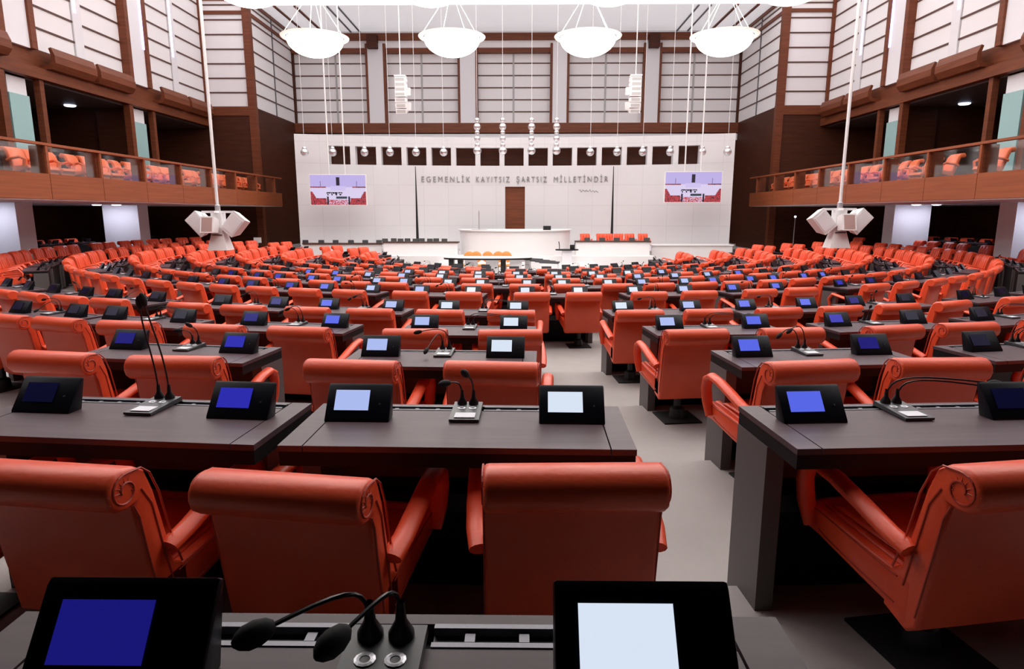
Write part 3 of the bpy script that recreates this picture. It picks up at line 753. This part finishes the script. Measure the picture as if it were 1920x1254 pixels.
# monitors: a panel seen from the side turns blue, as these do; each keeps the colour its screen shows
def scr(k, x, y, a):
    t = x/y
    if k == 0: return 'screen_white' if x > 0 else 'screen_navy'
    if k >= 9: return 'screen_pale' if abs(t) < .14 else 'screen_dim'
    names = ['screen_white', 'screen_pale', 'screen_light', 'screen_blue', 'screen_navy', 'screen_dim']
    lim = [.15, .275, .34, .46, .76] if t < 0 else [.18, .30, .48, .52, .66]
    if k >= 3: lim[-1] = .47 if t < 0 else .58; lim[3] = min(lim[3], .38) if t < 0 else lim[3]
    for n_, l in zip(names, lim):
        if abs(t) < l: return n_
    return 'screen_dim'
CW = {'screen_white': 'white', 'screen_pale': 'pale', 'screen_light': 'light blue', 'screen_blue': 'blue', 'screen_navy': 'navy', 'screen_dim': 'dark'}
SCR_ME = {}
def set_screen(o, mt):
    for ch in [c2 for c2 in o.children if c2.name.startswith('screen')]:
        key = (ch.data.name.split('|')[0], mt)
        if key not in SCR_ME:
            me = ch.data.copy(); me.materials.clear(); me.materials.append(M[mt]); SCR_ME[key] = me
        ch.data = SCR_ME[key]
mp_ = pos_words([(q[0], q[1]) for q in mons], 0)
rest = []; made = []
for i, q in enumerate(sorted(mons, key=lambda s: s[2]**2+s[3]**2)):
    k, a, x, y, z, rz = q
    if i >= 300: rest.append(q); continue
    src = MN_A if k <= 3 and abs(a) < 40 else (MN_B if x*x+y*y < 15**2 else MN_C)
    c_ = copy_tree(src); c_.location = (x, y, z); c_.rotation_euler = (0, 0, rz)
    if abs(a) > 52 and k >= 4: c_.scale = (.8, .8, .8)
    mt = scr(k, x, y, a); made.append((c_, mt)); n, sd = mp_[(k, a)]
    if k == 0: lab = 'large black monitor with a %s screen on the nearest desk, %s of centre' % (CW[mt], 'right' if x > 0 else 'left')
    else: lab = 'black monitor, %s screen, on desk row %s from the camera, %s %s of centre' % (CW[mt], ['', 'two', 'three', 'four', 'five', 'six', 'seven', 'eight', 'nine', 'ten', 'eleven', 'twelve'][k], n, sd)
    tag(c_, lab, 'monitor', 'monitors on the curved desks')
if rest:
    m = MB(); src = MN_C.data
    for k, a, x, y, z, rz in rest:
        m.prism([(-.055, 0), (.03, .122), (.050, .122), (.018, 0)], -MW, MW, 'monitor_black', T=Tr(x, y, z) @ Rz(rz))
    o = m.build('monitors'); tag(o, 'the remaining black monitors on the far ends of the wing desks', 'monitors', kind='stuff')
for c_, mt in made: set_screen(c_, mt)
KINDS = ['short', 'curl', 'down', 'right_low']
cp_ = pos_words([(q[0], q[1]) for q in cons], 0)
for i, q in enumerate(sorted(cons, key=lambda s: s[2]**2+s[3]**2)):
    k, a, x, y, z, rz = q
    if k == 0: kd = 'left_low'; y -= .03
    elif k == 1: kd = 'upright' if a < -3 else ('short' if a < 1 else 'right_low')
    elif k == 2 and -3 < a < 0: kd = 'down'
    elif k == 3 and 4 < a < 7: kd = 'right_low'
    else: kd = KINDS[(i*7+k) % (4 if k <= 4 else 3)]
    far = (x*x+y*y) > 9**2
    c_ = copy_tree(CONB[kd] if far and kd in CONB else CONS[kd]); c_.location = (x, y, z); c_.rotation_euler = (0, 0, rz)
    n, sd = cp_[(k, a)]
    lab = 'grey console with two bent black gooseneck microphones on the nearest desk' if k == 0 else 'console with two gooseneck microphones on desk row %s from the camera, %s %s of centre' % (['', 'two', 'three', 'four', 'five', 'six', 'seven', 'eight', 'nine', 'ten', 'eleven', 'twelve'][k], n, sd)
    tag(c_, lab, 'microphone', 'microphone consoles on the desks')
# orange chairs behind the right bench
m_ = CH_C
n = 0
for px in (1098, 1129, 1143, 1158, 1181, 1206):
    n += 1; c_ = copy_tree(CH_C); c_.location = ((px-975)/1211*28.1, 28.1, Z(-1.72)); c_.rotation_euler = (0, 0, PI+random.uniform(-.3, .3)); c_.name = 'bench_chair'; c_.scale = (.8, .8, .97)
    tag(c_, 'orange chair behind the white bench right of the podium, %s from the left' % nth(n), 'chair', 'chairs behind the right bench')
def drop(o):
    for ch in KIDS.get(o.name, []): drop(ch)
    bpy.data.objects.remove(o)
for p in PROTO: drop(p)

# ------------------------------------------------------------------ stenographers' table, its chairs, lectern
o = empty('stenographer_table', (-1.15, 23.0, ZIN)); tag(o, 'long white oval table with dark edge on the open floor before the podium', 'table')
def ell(m, a, b2, z0, z1, mt, n=40):
    v = [(a*math.cos(2*PI*k/n), b2*math.sin(2*PI*k/n), z) for z in (z0, z1) for k in range(n)]
    m.add(v, [tuple(reversed(range(n))), tuple(range(n, 2*n))]+[(k, (k+1) % n, n+(k+1) % n, n+k) for k in range(n)], mt)
m = MB(); ell(m, 1.6, .55, .78, .80, 'white_stone'); m.build('tabletop', o); m = MB(); ell(m, 1.58, .53, .72, .78, 'black'); m.build('edge_band', o)
for x, mt in ((-1.3, 'black'), (-.98, 'black'), (-.6, 'white_stone'), (.15, 'white_stone'), (.55, 'black'), (1.0, 'white_stone')):
    m = MB(); m.box(x-.09, x+.09, -.2, .2, 0, .72, mt) if mt == 'black' else m.box(x-.22, x+.22, -.15, .15, .0, .72, mt); m.build('leg', o)
for i, px in enumerate((879, 892, 914, 934, 949)):
    o = empty('round_back_chair', ((px-975)/1206*24.0, 24.0, ZIN), PI); tag(o, 'yellow-orange round-backed chair behind the oval table, %s from the left' % nth(i+1), 'chair', 'round-backed chairs at the oval table')
    m = MB(); m.lathe([(0, -.04), (.15, -.05), (.21, -.03), (.215, 0), (.21, .03), (.15, .05), (0, .04)], 'leather_yellow', 18, Tr(0, -.2, .72) @ Matrix.Rotation(PI/2, 4, 'X')); m.build('backrest', o, 50)
    m = MB(); m.lathe([(0, .38), (.2, .38), (.22, .42), (.2, .46), (0, .46)], 'leather_yellow', 18); m.build('seat', o, 50)
    m = MB(); m.tube([(0, 0, 0), (0, 0, .38)], .03, 'steel', 8); m.lathe([(0, 0), (.2, 0), (.2, .02), (0, .03)], 'steel', 14); m.tube([(0, -.1, .4), (0, -.2, .6)], .02, 'steel', 6); m.build('pedestal', o, 40)
for i, (px, yy) in enumerate(((1000, 23.2), (1012, 22.6), (1022, 22.2), (1030, 21.8))):
    o = empty('slanted_display', ((px-975)/1200*yy, yy, ZIN), -.5); tag(o, 'low slanted black display on a white stand right of the oval table, %s from left' % nth(i+1), 'display', 'slanted displays on the open floor')
    m = MB(); m.box(-.32, .32, -.06, .06, .0, .66, 'white_stone'); m.build('stand', o); m = MB(); m.box(-.36, .36, -.07, .07, -.012, .012, 'black', Tr(0, 0, .70) @ Matrix.Rotation(.35, 4, 'X')); m.build('panel', o)
o = empty('lectern', (1.87, 25.75, Z(-1.95))); tag(o, 'white lectern with black oval tray right of the curved podium', 'lectern')
m = MB(); m.box(-.2, .2, -.12, .12, -.38, .5, 'plaster'); m.build('column', o)
m = MB(); ell(m, .46, .24, .5, .55, 'black'); m.build('tray', o)
for x in (-.3, .3): m = MB(); m.tube(bez([(x, 0, .55), (x, 0, .75), (x*1.1, 0, .85)], 6), .016, 'black', 6); m.build('microphone', o)
m = MB(); m.box(.12, .3, -.05, .05, .55, .72, 'black'); m.build('reading_screen', o)

# ------------------------------------------------------------------ hanging screens
def picture():
    NX, NY = 96, 54; px = [[None]*NX for _ in range(NY)]
    rnd = random.Random(3)
    lav, wht, red, blk = srgb(196, 182, 238), srgb(226, 214, 246), srgb(196, 66, 74), srgb(30, 24, 44)
    for j in range(NY):
        for i in range(NX):
            u, v = (i+.5)/NX, (j+.5)/NY   # v down
            c_ = lav if v < .40 else wht
            if .47 < u < .53 and .08 < v < .35: c_ = blk
            if .38 <= v < .42 and (u < .28 or u > .76): c_ = blk if rnd.random() < .6 else red
            if .36 < u < .64 and .37 < v < .52: c_ = srgb(214, 200, 246)
            if .57 < v < .63 and .28 < u < .57: c_ = blk if rnd.random() < .75 else wht
            if .63 <= v < .68 and .28 < u < .57 and int(u*40) % 3 == 0: c_ = blk
            if .46 < u < .66 and .72 < v < .80: c_ = srgb(40, 60, 70)
            d = abs(u-.5)
            if v > .55+.0 and d > .5-.12*(v-.45)*2.5+.0 and v > .52: c_ = red if rnd.random() < .7 else blk
            if v > .78 and d > .22 and d < .5: c_ = red if rnd.random() < .72 else blk
            if v > .84 and d <= .22: c_ = red if rnd.random() < .6 else wht
            if v > .72 and .18 < d < .21: c_ = blk
            if abs(u-.18) < .008 and .2 < v < .38 or abs(u-.84) < .008 and .2 < v < .38: c_ = srgb(120, 100, 150)
            px[j][i] = c_
    return NX, NY, px
NX, NY, PX = picture()
for sgn, xc, z0, nm in ((-1, -7.66, Z(.33), 'left'), (1, 7.22, Z(.44), 'right')):
    o = empty('hanging_screen', (xc, 27.5, z0), sgn*-.06); tag(o, 'large screen showing the hall, hanging from rods in front of the %s marble wall' % nm, 'screen', 'hanging screens')
    m = MB(); m.box(-1.18, 1.18, 0, .12, 0, 1.28, 'white_plastic'); m.build('housing', o)
    v = [(-1.15+2.3*i/NX, -.006, 1.25-1.22*j/NY) for j in range(NY+1) for i in range(NX+1)]
    f = [(j*(NX+1)+i, (j+1)*(NX+1)+i, (j+1)*(NX+1)+i+1, j*(NX+1)+i+1) for j in range(NY) for i in range(NX)]
    m = MB(); m.add(v, f, 'screen_picture'); q = m.build('display', o)
    at = q.data.color_attributes.new('pic', 'FLOAT_COLOR', 'CORNER'); buf = []
    for j in range(NY):
        for i in range(NX): buf += list(PX[j][i])*4
    at.data.foreach_set('color', buf)
    for x in (-.36, .3): m = MB(); m.tube([(x, .06, 1.28), (x, .06, CZ-z0)], .03, 'wire', 8); m.build('hanging_rod', o)
# ------------------------------------------------------------------ glass pendants in front of the wall
def bulb(m, z, r, n=18): m.lathe([(r*math.sin(PI*k/10), z-r*math.cos(PI*k/10)) for k in range(11)], 'bubble_glass', n)
n = 0
for px in (569, 622, 682, 730, 779, 831, 1106, 1156, 1204, 1255, 1315, 1362):
    n += 1; x = (px-975)/1243*28.2
    o = empty('glass_pendant', (x, 28.2, Z(2.62))); tag(o, 'clear glass bulb pendant hanging before the marble wall, %s of twelve from the left' % nth(n), 'pendant lamp', 'glass bulb pendants before the wall')
    m = MB(); bulb(m, -.06, .17); bulb(m, .10, .10); m.build('glass_bulb', o, 60)
    m = MB(); m.lathe([(0, -.05), (.05, -.03), (.04, .04), (0, .05)], 'white_plastic', 10); m.build('lamp', o, 60)
    m = MB(); m.tube([(0, 0, .2), (0, 0, CZ-Z(2.62))], .009, 'wire', 5); m.build('cable', o)
for i, px in enumerate((894, 942, 996, 1043)):
    x = (px-975)/1250*27.2; zb = Z(2.45)
    o = empty('stacked_pendant', (x, 27.2, zb)); tag(o, 'tall pendant of stacked clear glass bubbles above the inscription, %s from the left' % nth(i+1), 'pendant lamp', 'stacked glass pendants')
    for zz, r in ((.08, .17), (.30, .11), (.55, .13), (.80, .10), (1.02, .15), (1.28, .10)): m = MB(); bulb(m, zz, r); m.build('glass_bulb', o, 60)
    m = MB(); m.tube([(0, 0, 1.38), (0, 0, CZ-zb)], .009, 'wire', 5); m.build('cable', o)
# ------------------------------------------------------------------ dish chandeliers
DROWS = [24.0, 18.3, 12.6, 6.9]
for r_, Y in enumerate(DROWS):
    for c_, x in enumerate((-7.24, -2.41, 2.36, 7.12)):
        o = empty('dish_chandelier', (x, Y, Z(6.03)))
        where = ['farthest', 'second farthest', 'second nearest', 'nearest'][r_]
        tag(o, 'glowing glass dish chandelier hanging from the ceiling, %s from the left, %s line' % (nth(c_+1), where), 'chandelier', 'glass dish chandeliers')
        m = MB(); m.lathe([(.98*math.sin(PI/2*k/8), -.60*math.cos(PI/2*k/8)) for k in range(9)]+[(0, .03)], 'dish_glass', 40); m.build('glass_bowl', o, 60)
        m = MB(); m.lathe([(1.02, .0), (1.16, .03), (1.18, .06), (1.14, .06), (1.0, .03)], 'dish_rim', 40); m.build('rim', o, 60)
        m = MB()
        for k in range(4):
            a = k*PI/2+.5; m.tube([(1.1*math.cos(a), 1.1*math.sin(a), .05), (.06*math.cos(a), .06*math.sin(a), 1.55)], .011, 'dish_rim', 5)
        m.tube([(0, 0, 1.5), (0, 0, CZ-Z(6.03))], .03, 'wire', 6); m.build('suspension', o)
# ------------------------------------------------------------------ line array loudspeakers
for sgn, x, nm in ((-1, -4.62, 'left'), (1, 4.42, 'right')):
    o = empty('line_array_speaker', (x, 26, Z(3.87))); tag(o, 'white curved stack of loudspeakers hanging high before the back wall, %s' % nm, 'loudspeaker', 'line array loudspeakers')
    for k in range(7):
        t = k/6; ang = .0 if k > 3 else .10*(3-k)
        m = MB(); m.prism([(-.22, 0), (.18, .02), (.18, .155), (-.22, .175)], -.21, .21, 'white_plastic', T=Tr(-sgn*(.02 if k > 2 else .0)+(-sgn)*0, .06*(max(0, 3-k)), .18*k) @ Matrix.Rotation(ang, 4, 'X')); m.box(-.17, .17, -.225, -.22, .03, .14, 'joint', Tr(0, .06*(max(0, 3-k)), .18*k) @ Matrix.Rotation(ang, 4, 'X')); m.build('cabinet', o)
    for zz, t_ in ((.08, 0), (.62, .1)): m = MB(); m.prism([(-.05, -.12), (.05, -.1), (.1, .16), (-.12, .16)], 0, .16, 'white_plastic', T=Tr(-sgn*.21 if sgn < 0 else -.37, 0, zz+.1)); m.build('wing_horn', o)
    m = MB(); m.box(-.22, .22, -.2, .2, 1.28, 1.33, 'white_plastic'); m.tube([(0, 0, 1.3), (0, 0, CZ-Z(3.87))], .02, 'wire', 5); m.build('rigging', o)
# ------------------------------------------------------------------ speaker clusters on poles
for px, ytop, nm in ((405, 395, 'left'), (1570, 390, 'right')):
    Y = 15.0; x = (px-975)/1222*Y; zt = Z(.06 if nm == 'left' else .12)
    o = empty('speaker_cluster', (x, Y, zt), .0); tag(o, 'white cluster of angled loudspeakers hanging from a pole over the %s seats' % nm, 'loudspeaker', 'loudspeaker clusters on poles')
    m = MB(); m.tube([(0, 0, 0), (0, 0, CZ-zt-.03)], .035, 'white_plastic', 10); m.lathe([(.035, .0), (.06, 0), (.06, .12), (.035, .14)], 'steel', 10); m.build('pole', o, 40)
    m = MB(); m.box(-.36, .36, -.05, .05, -.05, 0, 'white_plastic'); m.box(-.05, .05, -.3, .3, -.05, 0, 'white_plastic'); m.build('yoke', o)
    for sx in (-1, 1):
        m = MB(); T = Tr(sx*.40, .0, -.30) @ Matrix.Rotation(sx*.72, 4, 'Y')
        m.prism([(-.19, -.26), (.19, -.20), (.19, .20), (-.19, .26)], -.17, .17, 'white_plastic', .01, T=T); m.box(-.14, .14, -.2, -.192, -.2, .2, 'plaster', T); m.build('cabinet', o)
    m = MB(); T = Tr(-.10 if nm == 'left' else .06, -.26, -.34) @ Matrix.Rotation(-.25, 4, 'X'); m.prism([(-.13, -.19), (.13, -.14), (.13, .17), (-.13, .19)], -.16, .16, 'white_plastic', .01, T=T); m.box(-.12, .12, -.136, -.13, -.16, .16, 'speaker_face', T); m.build('cabinet', o)
    m = MB(); v = [(-.14, -.12, -.52), (.14, -.12, -.52), (.14, .12, -.52), (-.14, .12, -.52), (-.23, -.2, -.90), (.23, -.2, -.90), (.23, .2, -.90), (-.23, .2, -.90)]
    m.add(v, [(0, 1, 2, 3), (7, 6, 5, 4), (4, 5, 1, 0), (5, 6, 2, 1), (6, 7, 3, 2), (7, 4, 0, 3)], 'white_plastic'); m.box(-.12, .12, -.15, -.13, -.56, -.54, 'black', None); m.build('lower_horn', o)
    m = MB(); m.box(-.12, .12, -.12, .12, -.54, -.05, 'white_plastic'); m.build('hub', o)

# ------------------------------------------------------------------ small things
for x, y, z, rz, lab in ((-10.75, 16.4, Z(FLOOR[5]+DH*.84)+.002, .9, 'white sheet of paper lying on a left wing desk'), (-2.85, 13.25, Z(FLOOR[7]+DH)+.002, .3, 'white papers lying on a far desk left of centre')):
    m = MB(); m.box(-.25, .25, -.15, .15, 0, .012, 'paper'); o = m.build('paper_stack'); o.location = (x, y, z); o.rotation_euler = (0, 0, rz); tag(o, lab, 'paper')
o = empty('standing_display', (-12.0, 29.4, Z(-2.3))); tag(o, 'small white display on a stand by the dark wood wall on the left', 'display')
m = MB(); m.tube([(0, 0, 0), (0, 0, 1.0)], .03, 'steel', 8); m.lathe([(0, 0), (.2, 0), (.2, .02), (0, .03)], 'steel', 12); m.build('stand', o)
m = MB(); m.box(-.17, .17, -.02, .02, .98, 1.22, 'white_stone'); m.build('panel', o)
o = empty('stanchion', (12.7, 30.2, Z(-2.3))); tag(o, 'thin grey stanchion pole before the dark wood wall on the right', 'pole')
m = MB(); m.tube([(0, 0, 0), (0, 0, 2.1)], .022, 'steel', 8); m.lathe([(0, 0), (.2, 0), (.2, .02), (0, .03)], 'steel', 12); m.build('post', o); m = MB(); m.lathe([(0, 2.1), (.05, 2.12), (.05, 2.18), (0, 2.2)], 'spot', 10); m.build('finial', o)
